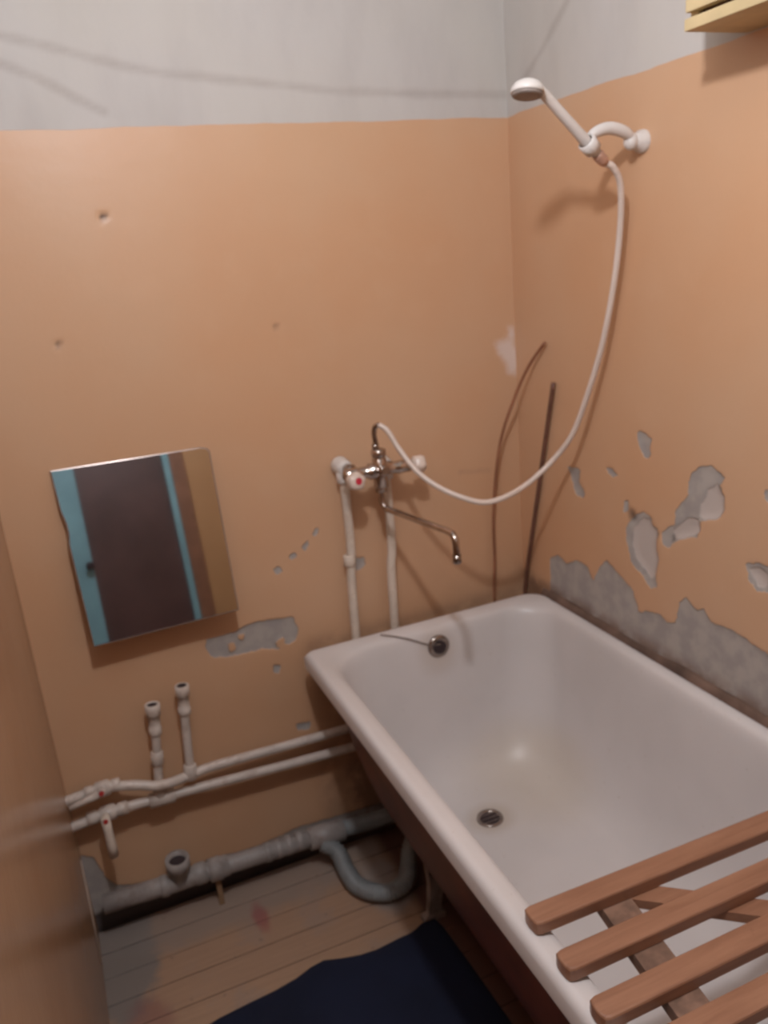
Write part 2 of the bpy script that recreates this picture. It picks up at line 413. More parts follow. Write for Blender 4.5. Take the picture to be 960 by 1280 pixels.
RC = [[(-0.26, 2.09), (-0.16, 2.02), (-0.062, 1.962)]]

def cut(X, Y):
    d = union(BP, X, Y); return np.maximum(d, -union(BH, X, Y))
def crackf(L, L2, off=.003):
    def f(X, Y):
        d = np.full(X.shape, 1.0)
        for l in L: d = np.minimum(d, pdist(l, X, Y))
        for l in L2: d = np.minimum(d, pdist(l, X, Y) + off)
        return d
    return f
def holes(pts):
    def f(X, Y):
        a = np.zeros(X.shape)
        for x, y, r, s in pts: a = np.maximum(a, s * np.clip(1.6 - np.hypot(X - x, Y - y) / r, 0, 1))
        return a
    return f
def depth(a, U, V):
    return np.clip(-a['peel'] / .006, 0, 1) * .0022 + np.clip(-a['deep'] / .012, 0, 1) * .003 + a['hole_dark'] * .006 \
        + .0015 * np.sin(U * 5.1 + 1) * np.sin(V * 4.3) + .0012 * np.sin(U * 13 + V * 7)
us = coords(-W - .02, .02, -1.30, -.0, .008, .02); vs = coords(-.02, H, 0, 2.14, .008, .05)
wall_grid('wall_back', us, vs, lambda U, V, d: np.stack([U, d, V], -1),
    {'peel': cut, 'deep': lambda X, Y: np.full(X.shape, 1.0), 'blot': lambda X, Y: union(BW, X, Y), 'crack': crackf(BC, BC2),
     'hole_dark': lambda X, Y: np.maximum(np.clip((.045 + .006 * np.sin(X * 23) - Y) / .01, 0, 1), holes([(-.993, 1.735, .006, 1), (-1.131, 1.486, .006, .7), (-.649, 1.47, .006, .45), (-.44, 1.0, .004, 0)])(X, Y)),  # near-black strip along the wall foot, plus small round holes
     'grime_shade': lambda X, Y: np.maximum(np.clip((.685 - Y) / .04, 0, 1) * np.clip((X + .72) / .06, 0, 1) * .45, np.clip((X + .64) / .06, 0, 1) * np.clip((.36 - Y) / .12, 0, 1))},  # grime at the rim, plus the tub's shade painted into the low wall
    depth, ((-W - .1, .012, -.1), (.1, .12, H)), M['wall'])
us = coords(-DEEP, .02, -1.35, 0, .008, .06); vs = coords(-.02, H, .5, 2.14, .008, .06)
wall_grid('wall_right', us[::-1], vs, lambda U, V, d: np.stack([d, U, V], -1),
    {'peel': lambda X, Y: union(list(RW.values()), X, Y), 'deep': lambda X, Y: union(RD, X, Y), 'blot': lambda X, Y: np.full(X.shape, 1.0),
     'crack': crackf(RC, []), 'hole_dark': holes([(-.47, .992, .012, .8), (-.607, .975, .006, .8), (-.558, .97, .005, .5)]),
     'grime_shade': lambda X, Y: np.clip((.725 - Y) / .045, 0, 1)},
    depth, ((.012, -DEEP - .1, -.1), (.12, .1, H)), M['wall'])

# left wall, front wall with its door, ceiling
lw = MB(); n = 24
lw.box((-W - .12, -DEEP - .1, -.1), (-W, .1, H))
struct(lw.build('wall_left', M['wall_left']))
sk = MB(); sk.tube([(-W + .0015, -.05, .26), (-W + .0015, -.10, .14), (-W + .0015, -.145, .03)], .0016, 6)
struct(sk.build('trim_1', simple('pale_paint_edge', (.5, .38, .3), .6)))
fw = MB()
DX0, DX1, DZ = -1.11, -.63, 2.02
fw.box((-W - .1, -DEEP - .12, -.1), (DX0 - .07, -DEEP, H)); fw.box((DX1 + .03, -DEEP - .12, -.1), (.1, -DEEP, H)); fw.box((DX0 - .07, -DEEP - .12, DZ + .05), (DX1 + .03, -DEEP, H))
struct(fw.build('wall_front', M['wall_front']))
cl = MB(); cl.box((-W - .1, -DEEP - .1, H), (.1, .1, H + .1)); struct(cl.build('ceiling', M['ceiling']))
dr = struct(thing('door_1', '', '', (DX0, -DEEP, 0))); del dr['label']; del dr['category']
lf = MB().box((DX0, -DEEP - .06, .01), (DX1, -DEEP - .02, DZ))
lf.build('door_leaf', M['door'], dr)
fr = MB().box((DX0 - .115, -DEEP - .05, 0), (DX0, -DEEP + .012, DZ + .05), .003).box((DX1, -DEEP - .05, 0), (DX1 + .036, -DEEP + .012, DZ + .05), .003).box((DX0, -DEEP - .05, DZ), (DX1, -DEEP + .012, DZ + .05), .003)
f_ = fr.build('door_frame', M['blue'], dr)
MB().box((DX1 + .037, -DEEP, 0), (DX1 + .118, -DEEP + .014, DZ + .05), .003).build('door_casing', M['doorbrown'], dr)
hd = MB().lathe([(0, .022), (.006, .022), (.008, .009), (.035, .009), (.038, .02), (.05, .022), (.058, .012)], (-1.125, -DEEP + .012, 1.045), (0, 1, 0), 20)
hd.build('door_handle', M['hole_dark'], dr)
MB().box((-1.24, -DEEP + .012, .92), (-1.215, -DEEP + .022, 1.04), .003).build('door_latch', M['hole_dark'], dr)

# floor of painted boards running along the back wall
fl = MB().box((-W - .1, -DEEP - .1, -.12), (.1, .1, -.022)); flo = struct(fl.build('floor', M['subfloor']))
seams = [-.004, -.088, -.171, -.254, -.338]
while seams[-1] > -DEEP - .1: seams.append(seams[-1] - .0835)
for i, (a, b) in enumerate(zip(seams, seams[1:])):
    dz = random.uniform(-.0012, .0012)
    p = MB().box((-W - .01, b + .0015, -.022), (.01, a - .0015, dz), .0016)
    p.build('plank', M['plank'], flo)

# ------------------------------------------------------------------ bath
BX0, BX1, BY0, BY1, RZ = -.705, -.006, -.076, -1.576, .669
def rrect(x0, x1, y0, y1, rads, z, n=9):
    """rounded rectangle, corners in order: back left, back right, near right, near left"""
    cs = [((x0, y0), rads[0], 90), ((x1, y0), rads[1], 0), ((x1, y1), rads[2], -90), ((x0, y1), rads[3], -180)]
    out = []
    for (cx, cy), r, a0 in cs:
        sx = 1 if cx == x0 else -1; sy = -1 if cy == y0 else 1
        ox, oy = cx + sx * r, cy + sy * r
        for k in range(n):
            a = math.radians(a0 + 90 - 90 * k / (n - 1))
            out.append((ox + r * math.cos(a), oy + r * math.sin(a), z))
    return out
def densify(loop, N=140):
    P = [Vector(p) for p in loop]; P.append(P[0]); L = [0]
    for a, b in zip(P, P[1:]): L.append(L[-1] + (b - a).length)
    return P, L
def loft(mb, loops, close_end=True):
    n = len(loops[0]); vs = [p for l in loops for p in l]; fs = []
    for i in range(len(loops) - 1):
        for k in range(n):
            a, b = i * n + k, i * n + (k + 1) % n
            fs.append([a, a + n, b + n, b])
    mb.add(vs, fs, True)
    if close_end:
        base = len(mb.v) - n; mb.f.append([base + k for k in range(n)][::-1]); mb.sm.append(False)
bath = thing('bathtub', 'white enamelled bathtub with dark brown painted underside in the corner', 'bathtub', (-.355, -.82, 0))
# (left, right, back, near inset, z, corner radius back-left, back-right, near)
prof = [(.0, .0, .0, .0, .628, .012, .05, .05), (.0, .0, .0, .0, .655, .012, .05, .05), (.003, .003, .003, .003, .664, .022, .05, .05),
 (.010, .008, .009, .010, .6695, .018, .05, .05), (.018, .014, .016, .018, .6695, .03, .055, .06), (.034, .022, .034, .04, .666, .06, .07, .09),
 (.044, .028, .044, .05, .6625, .085, .09, .11), (.049, .032, .049, .056, .657, .10, .10, .12), (.053, .035, .053, .062, .648, .11, .105, .13),
 (.057, .038, .057, .07, .63, .115, .11, .14), (.064, .044, .064, .095, .56, .12, .115, .15), (.074, .054, .074, .14, .47, .125, .12, .16),
 (.092, .070, .088, .18, .38, .13, .125, .17), (.110, .086, .100, .215, .325, .13, .125, .17), (.132, .106, .120, .25, .285, .125, .12, .16),
 (.156, .130, .143, .28, .258, .115, .11, .15), (.178, .155, .168, .31, .243, .10, .10, .13), (.20, .18, .197, .345, .2365, .08, .08, .1),
 (.235, .22, .24, .40, .2345, .06, .06, .08), (.31, .31, .34, .55, .2335, .02, .02, .03)]
mb = MB(); loops = []
for l, r, b, nn, z, ra, rb, rc in prof:
    loops.append(rrect(BX0 + l, BX1 - r, BY0 - b, BY1 + nn, (ra, rb, rc, rc), z, 12))
loft(mb, loops)
mb.build('basin', M['enamel'], bath)
mb = MB(); loops = []
for l, b, z, r in [(.002, .002, .6275, .022), (.012, .012, .629, .03), (.036, .033, .634, .06), (.041, .036, .60, .08), (.050, .042, .54, .09), (.062, .052, .46, .10), (.080, .062, .38, .11), (.100, .080, .31, .12), (.126, .10, .265, .12), (.155, .13, .237, .10), (.19, .17, .220, .08), (.21, .23, .214, .05), (.27, .32, .212, .03)]:
    nn = b + max(0, (.6 - z)) * .42
    loops.append([p for p in rrect(BX0 + l, BX1 - max(l - .023, 0.002), BY0 - b, BY1 + nn, (r, r, r, r), z, 12)])
for i in range(len(loops)): loops[i] = loops[i][::-1]
loft(mb, loops)
body = mb.build('underside', M['bathbody'], bath); body['label'] = 'dark brown painted underside'
wz = .2342
wa = MB().lathe([(-.02, .02), (.0005, .034), (.0035, .033), (.0035, .026), (.001, .0245)], (-.355, -.375, wz), (0, 0, 1), 32, cap=False)
wa.build('waste_ring', M['chromedark'], bath)
wb = MB().lathe([(0, .0245), (.001, .0245)], (-.355, -.375, wz), (0, 0, 1), 28)
dk = wb.build('waste_grate', M['hole_dark'], bath)
g = MB()
for k in range(3): 
    g.box((-.355 - .023, -.375 - .0015 + (k - 1) * .014, wz + .001), (-.355 + .023, -.375 + .0015 + (k - 1) * .014, wz + .0028))
put(g.build('grate_bar', M['chromedark']), dk)
oy, oz = -.1345, .612
ov = MB().lathe([(0, .031), (.004, .031), (.008, .026), (.009, .012), (.0075, .010)], (-.352, oy + .001, oz), (0, -1, .06), 32)
ovo = ov.build('overflow_plate', M['chromedark'], bath)
oh = MB().lathe([(.0, .018), (.0012, .018)], (-.352, oy - .0085, oz), (0, -1, .06), 24); put(oh.build('overflow_grate', M['hole_dark']), ovo)
ch = MB(); cp = resample(spline([(-.352, oy - .012, oz + .01), (-.385, -.138, .628), (-.43, -.133, .652), (-.47, -.122, .667), (-.50, -.105, .6725)], 12), .0035)
for p in cp: ch.ball(p, .0021, 6)
ch.build('plug_chain', M['chromedark'], bath)
def leg_mesh(sx, sy, x, y):
    q = MB(); vs = []; fs = []
    prf = [(0, .030, .012), (.012, .030, .012), (.02, .017, .009), (.10, .019, .010), (.16, .030, .014), (.222, .040, .016)]
    for z, hw, ht in prf:
        off = sx * (.0 + .03 * (1 - z / .222))
        vs += [(x + off - hw, y - ht, z), (x + off + hw, y - ht, z), (x + off + hw, y + ht, z), (x + off - hw, y + ht, z)]
    for i in range(len(prf) - 1):
        for k in range(4): fs.append([i*4+k, i*4+(k+1) % 4, i*4+4+(k+1) % 4, i*4+4+k])
    fs += [[3, 2, 1, 0], [len(vs)-4, len(vs)-3, len(vs)-2, len(vs)-1]]
    q.add(vs, fs); return q
for sx, sy, x, y in [(-1, 1, -.50, -.37), (1, 1, -.21, -.37), (-1, -1, -.50, -1.10), (1, -1, -.21, -1.10)]:
    leg_mesh(sx, sy, x, y).build('leg', M['iron'], bath)
sv = MB().lathe([(0, .02), (.01, .03), (.05, .032), (.055, .024), (.075, .024)], (-.355, -.375, .215), (0, 0, -1), 24)
sv.build('drain_trap', M['pvc'], bath)
# crumbly mortar along the wall edge of the bath
mt = MB(); ys = np.arange(-.10, -1.56, -.045); vs = []; fs = []
for i, y in enumerate(ys):
    a = random.uniform(-.001, .0015); b = random.uniform(-.001, .002)
    vs += [(-.0085 + a * .3, y, .650), (-.0085 + a, y, .664 + b), (-.004, y, .675 + b * 1.5), (.004, y, .686 + b * 2.5), (.004, y, .65)]
for i in range(len(ys) - 1):
    for k in range(4): fs.append([i*5+k, i*5+k+1, i*5+6+k, i*5+5+k])
mt.add(vs, fs, True); struct(mt.build('trim_2', M['mortar']))

# ------------------------------------------------------------------ slatted board across the bath
board = thing('bath_rack', 'slatted brown wooden rack lying across the near end of the bathtub', 'bath rack', (-.35, -1.2, .6705))
def slat(y0, y1, x0, x1, z0, z1, sk):
    q = MB(); N = 7; r = .010; vs = []; fs = []
    # rounded at both ends
    out = []
    yc = (y0 + y1) / 2; hw = abs(y1 - y0) / 2
    for cx, s in ((x0, -1), (x1, 1)):
        for k in range(N):
            a = math.pi * (k / (N - 1) - .5)
            ca, sa = math.cos(a), math.sin(a)
            ex = s * (abs(ca) ** .5) * r
            out.append((cx - s * r + ex, yc + (s * sa if True else 0) * hw))
    top = []
    n = len(out)
    sh = lambda x: sk * (x - x0)
    lay = [(z0, .0012), (z0 + .0015, 0), (z1 - .003, 0), (z1 - .0008, .0012), (z1, .0032)]
    cx_, cy_ = (x0 + x1) / 2, yc
    for z, ins in lay:
        for (x, y) in out:
            dx = -ins if x > cx_ else ins; dy = -ins if y > cy_ else ins
            vs.append((x + dx, y + dy + sh(x), z))
    for i in range(len(lay) - 1):
        for k in range(n): fs.append([i*n+k, i*n+(k+1) % n, (i+1)*n+(k+1) % n, (i+1)*n+k])
    fs.append(list(range(n))[::-1]); fs.append([(len(lay)-1)*n + k for k in range(n)])
    q.add(vs, fs); return q
for i, (yb, sk_, xo) in enumerate([(-1.080, -.022, -.688), (-1.166, -.008, -.693), (-1.246, -.006, -.697), (-1.318, -.004, -.694), (-1.396, .0, -.69)]):
    slat(yb, yb - .037, xo, -.014, .6705, .6925, sk_).build('slat', M['slat'], board)
def bar(p, q, wd, z0, z1):
    p = Vector((*p, 0)); q = Vector((*q, 0)); d = (q - p).normalized(); nrm = Vector((-d.y, d.x, 0)) * wd / 2
    vs = [(*(p + nrm).xy, z0), (*(q + nrm).xy, z0), (*(q - nrm).xy, z0), (*(p - nrm).xy, z0), (*(p + nrm).xy, z1), (*(q + nrm).xy, z1), (*(q - nrm).xy, z1), (*(p - nrm).xy, z1)]
    return MB().add(vs, [[0, 1, 2, 3], [7, 6, 5, 4], [0, 4, 5, 1], [1, 5, 6, 2], [2, 6, 7, 3], [3, 7, 4, 0]])
bar((-.545, -1.088), (-.595, -1.43), .050, .650, .6705).build('batten', M['batten'], board)
bar((-.14, -1.088), (-.14, -1.43), .045, .652, .6705).build('batten', M['batten'], board)
b = bar((-.515, -1.108), (-.20, -1.365), .034, .6545, .6702).build('diagonal_brace', M['slat'], board)

# ------------------------------------------------------------------ mirror
mir = thing('wall_mirror', 'frameless rectangular mirror tilted forward on the orange wall', 'mirror', (-1.02, -.03, .80))
cs = [(-1.2, -.010, 1.2195), (-.870, -.010, 1.2165), (-.855, -.0105, 1.213), (-.849, -.012, 1.205), (-.848, -.078, .822), (-1.1855, -.078, .8165), (-1.1935, -.03, 1.05), (-1.190, -.026, 1.075), (-1.1905, -.024, 1.10), (-1.1965, -.02, 1.13)]
top = Vector((-1.02, -.010, 1.2195)); bot = Vector((-1.02, -.078, .8165)); up_ = (top - bot).normalized(); nn = up_.cross(Vector((1, 0, 0))).normalized()
if nn.y > 0: nn = -nn
cs = [Vector(c) - nn * ((Vector(c) - top).dot(nn)) for c in cs]
front = [c.copy() for c in cs]; back = [c - nn * .005 for c in cs]; k = len(cs)
ce = sum(front, Vector()) / k; 
inner = [c + (ce - c).normalized() * .003 + nn * .0006 for c in front]
mesh_obj('mirror_glass', inner, [list(range(k))], M['mirror'], None)
go = bpy.data.objects['mirror_glass']
nrm = go.data.polygons[0].normal
put(go, mir)
fs = [[i, (i + 1) % k, k + (i + 1) % k, k + i] for i in range(k)] + [[k + i for i in range(k)][::-1]] + [[i, (i+1) % k, 2*k + (i+1) % k, 2*k + i] for i in range(k)]
put(mesh_obj('mirror_back', front + back + inner, fs, M['mirredge']), mir)
MB().box((-1.06, -.062, .85), (-.98, .003, .88), .002).build('spacer_block', M['wood'], mir)
MB().box((-1.05, -.006, 1.17), (-.99, .003, 1.20), .001).build('hanger', M['wood'], mir)

# ------------------------------------------------------------------ supply pipes on the back wall
def collar(mb, c, ax, r, L, flare=.0025):
    mb.lathe([(-L/2, r), (-L/2 + .002, r + flare), (L/2 - .002, r + flare), (L/2, r)], c, ax, 24)
PR = .0122
upp = thing('supply_pipe', 'upper white painted water pipe running along the back wall', 'pipe', (-.95, -.05, .40), 'white water pipes along the back wall')
path = spline([(-W - .01, -.046, .428), (-1.27, -.046, .434), (-1.225, -.05, .437), (-1.16, -.062, .428), (-1.10, -.072, .412), (-1.03, -.058, .406), (-.97, -.052, .408), (-.80, -.05, .402), (-.62, -.048, .396), (-.54, -.046, .394)], 8)
MB().tube(path, PR, 20).build('pipe', M['ppr'], upp)
v = MB(); v.lathe([(-.042, .0125), (-.04, .0155), (-.024, .0155), (-.02, .0125), (-.014, .019), (.014, .019), (.02, .0125), (.024, .0155), (.04, .0155), (.042, .0125)], (-1.233, -.05, .437), (1, 0, 0), 24)
vo = v.build('ball_valve', M['ppr'], upp)
lv = MB().tube([(-1.236, -.060, .442), (-1.237, -.086, .447)], .009, 14)
lv.tube([(-1.245, -.084, .446), (-1.28, -.086, .440), (-1.312, -.086, .433)], [.010, .008, .0065], 12)
lvo = lv.build('valve_handle', M['ppr'], upp)
sc = MB().lathe([(0, .0065), (.003, .006)], (-1.237, -.0862, .4475), (0, -1, .1), 14); put(sc.build('red_screw', M['redscrew']), lvo)
ri = MB().tube(spline([(-1.025, -.056, .406), (-1.022, -.052, .45), (-1.016, -.05, .54), (-1.013, -.05, .59)], 6), .0112, 18)
ri.build('riser', M['ppr'], upp)
co = MB(); collar(co, (-1.025, -.056, .415), (.1, 0, 1), .014, .04); co.build('tee_fitting', M['ppr'], upp)
co = MB(); co.lathe([(0, .013), (.004, .0155), (.018, .016), (.02, .0142), (.05, .0142), (.052, .0172), (.078, .018), (.08, .0125), (.074, .012)], (-1.013, -.05, .572), (.06, 0, 1), 24, cap=False)
cpo = co.build('threaded_socket', M['ppr'], upp)
put(MB().lathe([(0, .0122), (.001, .0122)], (-1.0085, -.05, .6495), (.06, 0, 1), 20).build('open_bore', M['hole_dark']), cpo)
low = thing('supply_pipe', 'lower white painted water pipe with valve lever hanging down', 'pipe', (-.95, -.05, .35), 'white water pipes along the back wall')
path = spline([(-W - .01, -.05, .358), (-1.27, -.05, .363), (-1.23, -.05, .366), (-1.16, -.05, .366), (-1.10, -.05, .362), (-.97, -.05, .356), (-.80, -.05, .346), (-.62, -.05, .337), (-.42, -.05, .328)], 8)
MB().tube(path, PR, 20).build('pipe', M['ppr'], low)
v = MB(); v.lathe([(-.05, .0125), (-.048, .0165), (-.026, .0165), (-.022, .0125), (-.015, .0195), (.015, .0195), (.022, .0125), (.026, .016), (.046, .016), (.048, .0125)], (-1.233, -.05, .367), (1, 0, 0), 24)
v.build('ball_valve', M['ppr'], low)
lv = MB().tube([(-1.238, -.060, .370), (-1.241, -.088, .374)], .009, 14)
lv.tube([(-1.241, -.084, .378), (-1.240, -.091, .345), (-1.239, -.094, .305), (-1.239, -.094, .274)], [.011, .0105, .0115, .011], 14)
lvo = lv.build('valve_handle', M['ppr2'], low); lvo['label'] = 'cream lever pointing straight down'
sc = MB().lathe([(0, .006), (.003, .0055)], (-1.241, -.0958, .376), (0, -1, .1), 14); put(sc.build('red_screw', M['redscrew']), lvo)
MB().tube(spline([(-1.106, -.05, .365), (-1.103, -.049, .41), (-1.093, -.047, .50), (-1.089, -.047, .55)], 6), .0112, 18).build('riser', M['ppr'], low)
co = MB(); co.lathe([(-.032, .0145), (-.03, .0185), (.03, .0185), (.032, .0145)], (-1.103, -.05, .362), (1, 0, -.03), 24); collar(co, (-1.105, -.05, .385), (.05, 0, 1), .0138, .03)
co.build('tee_fitting', M['ppr'], low)
co = MB(); collar(co, (-1.096, -.048, .475), (.1, 0, 1), .0128, .035); co.build('pipe_coupling', M['ppr'], low)
co = MB()
co.lathe([(0, .013), (.004, .0155), (.02, .016), (.022, .0142), (.052, .0142), (.054, .0177), (.082, .0187), (.084, .0130), (.076, .0125)], (-1.089, -.047, .538), (.06, 0, 1), 24, cap=False)
cpo = co.build('threaded_socket', M['ppr'], low)
put(MB().lathe([(0, .0127), (.001, .0127)], (-1.0843, -.047, .6175), (.06, 0, 1), 20).build('open_bore', M['hole_dark']), cpo)

def riser(xt, xb, zt, zb, y, label, clip):
    t = thing('riser_pipe', label, 'pipe', (xb, y, zb), 'white riser pipes under the bath mixer')
    MB().tube(spline([(xb + .001, y, zb), (xb, y, (zb + .65) / 2), (xb * .6 + xt * .4, y, .80), (xt, y, zt - .2), (xt, y, zt)], 6), .0120, 18).build('pipe', M['ppr2'], t)
    if clip:
        c = MB(); collar(c, ((xt + xb) / 2 - .001, y, .865), (0, 0, 1), .0135, .03, .002); c.build('coupling', M['ppr2'], t)
    return t
r1 = riser(-.532, -.545, 1.10, .405, -.032, 'left white pipe rising from behind the bathtub to the red marked tap knob', True)
r2 = riser(-.418, -.432, 1.085, .345, -.032, 'right white pipe rising from behind the bathtub behind the chrome spout', False)

# ------------------------------------------------------------------ bath mixer
mx = thing('bath_mixer', 'chrome bath mixer with long spout and red marked knob on the wall', 'tap', (-.45, -.10, 1.10))
MY = -.105; MZ = 1.108
el = MB(); el.lathe([(0, .022), (.006, .024), (.03, .0215), (.036, .018), (.06, .0165)], (-.530, .0, 1.112), (0, -1, 0), 24); el.ball((-.530, -.034, 1.112), .0215, 20); collar(el, (-.532, -.033, 1.088), (0, 0, 1), .016, .03)
el.build('wall_elbow', M['plastic'], mx)
el = MB(); el.lathe([(0, .022), (.006, .024), (.03, .0205), (.036, .017), (.06, .0155)], (-.418, .0, 1.10), (0, -1, 0), 24); collar(el, (-.418, -.033, 1.078), (0, 0, 1), .0155, .03)
el.build('wall_elbow', M['plastic'], mx)
nt = MB(); nt.tube([(-.530, -.055, 1.112), (-.525, -.085, 1.110)], [.0145, .0145], 8); nt.lathe([(0, .017), (.014, .017)], (-.528, -.062, 1.111), (.1, -1, 0), 6)
nt.build('union_nut', M['chrome'], mx)
nt = MB(); nt.tube([(-.418, -.055, 1.10), (-.422, -.09, 1.104)], .0125, 16); nt.lathe([(0, .017), (.014, .017)], (-.419, -.062, 1.101), (0, -1, 0), 6)
nt.build('union_nut', M['chrome'], mx)
bd = MB().lathe([(-.085, .012), (-.082, .0155), (-.055, .0165), (-.05, .0145), (-.025, .0145), (-.02, .020), (.02, .020), (.025, .0145), (.05, .0145), (.055, .0165), (.088, .0155), (.091, .012)], (-.470, MY, MZ), (1, 0, -.02), 28)
bd.lathe([(-.042, .0155), (-.04, .0175), (.03, .0175), (.033, .014), (.038, .018), (.052, .018), (.056, .009)], (-.463, MY - .004, MZ), (0, 0, 1), 24)
bd.lathe([(0, .013), (.02, .013), (.021, .009)], (-.463, MY - .016, MZ + .004), (0, -1, 0), 18)
bd.build('body', M['chrome'], mx)
st = MB().tube(spline([(-.467, MY - .004, MZ + .05), (-.469, MY - .004, MZ + .075), (-.471, MY - .006, MZ + .094), (-.468, MY - .010, MZ + .110), (-.461, MY - .018, MZ + .115)], 6), .0062, 14)
st.lathe([(0, .0085), (.016, .0085)], (-.4695, MY - .004, MZ + .052), (0, 0, 1), 6)
st.build('hose_outlet', M['chromedark'], mx)
def knob(c, ax, mark):
    k = MB(); n = 40; prof_ = [(0, .012), (.004, .018), (.008, .0215), (.026, .0215), (.032, .018), (.034, .010)]
    ax = Vector(ax).normalized(); u = ax.orthogonal().normalized(); w_ = ax.cross(u); vs = []; fs = []
    for h, r in prof_:
        for i in range(n):
            a = 2 * math.pi * i / n; rr = r * (1 + .045 * math.cos(5 * a))
            vs.append(Vector(c) + ax * h + (u * math.cos(a) + w_ * math.sin(a)) * rr)
    for j in range(len(prof_) - 1):
        for i in range(n): fs.append([j*n+i, j*n+(i+1) % n, (j+1)*n+(i+1) % n, (j+1)*n+i])
    fs.append([(len(prof_)-1)*n + i for i in range(n)]); fs.append([i for i in range(n)][::-1])
    k.add(vs, fs, True); ko = k.build('knob', M['knobwhite'], mx)
    if mark:
        put(MB().lathe([(.0343, .0088), (.0355, .008)], c, ax, 20).build('red_mark', M['redbright']), ko); ko['label'] = 'cream knob with a round red mark'
sh = MB().lathe([(0, .0125), (.035, .0125)], (-.545, MY + .01, MZ - .002), (.1, -1, -.25), 18); sh.build('valve_neck', M['chromedark'], mx)
knob((-.541, MY - .016, MZ - .010), (.12, -1, .18), True)
knob((-.376, MY - .002, MZ - .002), (1, -.15, .05), False)
# swivel spout: down from the body, a long arm towards the room, then a nozzle
sp = MB()
pth = spline([(-.464, MY - .004, MZ - .03), (-.464, MY - .004, MZ - .06), (-.465, MY - .006, MZ - .080), (-.461, MY - .016, MZ - .094), (-.452, MY - .04, MZ - .098)], 6)
A_ = Vector((-.452, MY - .04, MZ - .098)); B_ = Vector((-.430, -.395, 1.024))
pth += [A_.lerp(B_, t) for t in (.1, .3, .5, .7, .9)]
pth += spline([B_, B_ + Vector((.0008, -.018, -.0015)), B_ + Vector((.001, -.029, -.011)), B_ + Vector((.001, -.032, -.026)), B_ + Vector((.001, -.032, -.055))], 5)
sp.tube(pth, .0078, 18)
spo = sp.build('spout', M['chrome'], mx)
put(MB().lathe([(0, .0098), (.018, .0098), (.02, .0075)], B_ + Vector((.001, -.032, -.045)), (0, 0, -1), 18).build('aerator', M['chromedark']), spo)
nut = MB().lathe([(0, .0135), (.018, .0135)], (-.464, MY - .004, MZ - .036), (0, 0, -1), 6); nut.build('spout_nut', M['chrome'], mx)

# ------------------------------------------------------------------ hand shower, holder and hose
hold = thing('shower_holder', 'white plastic shower holder arm fixed to the right wall', 'shower holder', (0, -.50, 1.777))
hb = MB(); hb.lathe([(-.004, .021), (.004, .0225), (.012, .021), (.02, .015), (.034, .013)], (0, -.503, 1.778), (-1, -.1, .05), 28)
hb.ball((-.036, -.508, 1.779), .0145, 18, (1, 1, 1.15)); hb.build('wall_bracket', M['plastic'], hold)
arm = MB(); pa = spline([(-.03, -.508, 1.780), (-.055, -.513, 1.795), (-.09, -.512, 1.803), (-.12, -.510, 1.797), (-.135, -.507, 1.786)], 8)
arm.tube(pa, [0.0088 + .003 * abs(math.sin(i * .11)) for i in range(len(pa))], 18); arm.build('arm', M['plastic'], hold)
H0 = Vector((-.125, -.520, 1.758)); H1 = Vector((-.262, -.545, 1.862)); hdir = (H1 - H0).normalized()
cra = MB().lathe([(-.013, .0125), (-.012, .0165), (.012, .0175), (.013, .0135)], H0 + hdir * .024, hdir, 24, cap=False); cra.build('cradle', M['plastic'], hold)
hs = thing('hand_shower', 'white hand shower resting in the holder on the right wall', 'shower head', H0)
hp = [H0 + hdir * t for t in (0, .01, .03, .06, .10, .14, .165)]
q = MB().tube(hp + [H1 + Vector((-.010, -.002, .004)), H1 + Vector((-.022, -.004, .003))], [.0088, .0105, .011, .0102, .0095, .0092, .0095, .0105, .012], 20)
q.build('handle', M['plastic'], hs)
hc = H1 + Vector((-.034, -.006, .001)); hn = Vector((-.16, -.12, -1)).normalized()
q = MB().lathe([(-.018, .006), (-.017, .014), (-.012, .023), (-.005, .0285), (.002, .030), (.005, .029)], hc, hn, 32); q.build('head', M['plastic'], hs)
q = MB().lathe([(.0052, .0277), (.009, .0265), (.0105, .021)], hc, hn, 32); q.build('nozzle_plate', M['noz'], hs)
cn = MB().lathe([(0, .0105), (.004, .0115), (.02, .0108), (.028, .0085)], H0, -hdir, 20); cno = cn.build('hose_nut', simple('pinkish_brown_hose_nut', (.50, .28, .20), .4), hs)
E0 = H0 - hdir * .028
hose_pts = [(-.450, -.123, 1.235), (-.440, -.134, 1.222), (-.427, -.16, 1.168), (-.408, -.2, 1.117), (-.378, -.24, 1.083), (-.337, -.28, 1.057), (-.285, -.3, 1.038), (-.215, -.31, 1.05), (-.15, -.295, 1.062), (-.09, -.295, 1.100), (-.065, -.335, 1.165), (-.052, -.378, 1.260), (-.043, -.427, 1.386), (-.04, -.464, 1.520), (-.045, -.489, 1.630), (-.062, -.510, 1.700), (-.085, -.518, 1.732), tuple(E0)]
hose_pts = [(-.461, -.123, 1.2232), (-.446, -.138, 1.208), (-.430, -.16, 1.166), (-.408, -.2, 1.117), (-.378, -.24, 1.083), (-.337, -.28, 1.057), (-.285, -.3, 1.038), (-.225, -.305, 1.043), (-.150, -.290, 1.062), (-.09, -.300, 1.108), (-.065, -.340, 1.170), (-.052, -.380, 1.262), (-.043, -.427, 1.386), (-.04, -.464, 1.520), (-.045, -.489, 1.630), (-.062, -.510, 1.700), (-.085, -.518, 1.732), tuple(E0)]
hh = resample(spline(hose_pts, 16), .0022)
q = MB().tube(hh, [.0066 + .0004 * math.sin(i * 2.1) for i in range(len(hh))], 12)
tag(q.build('shower_hose', M['hose']), 'white shower hose hanging in a loop from the mixer to the hand shower', 'hose')

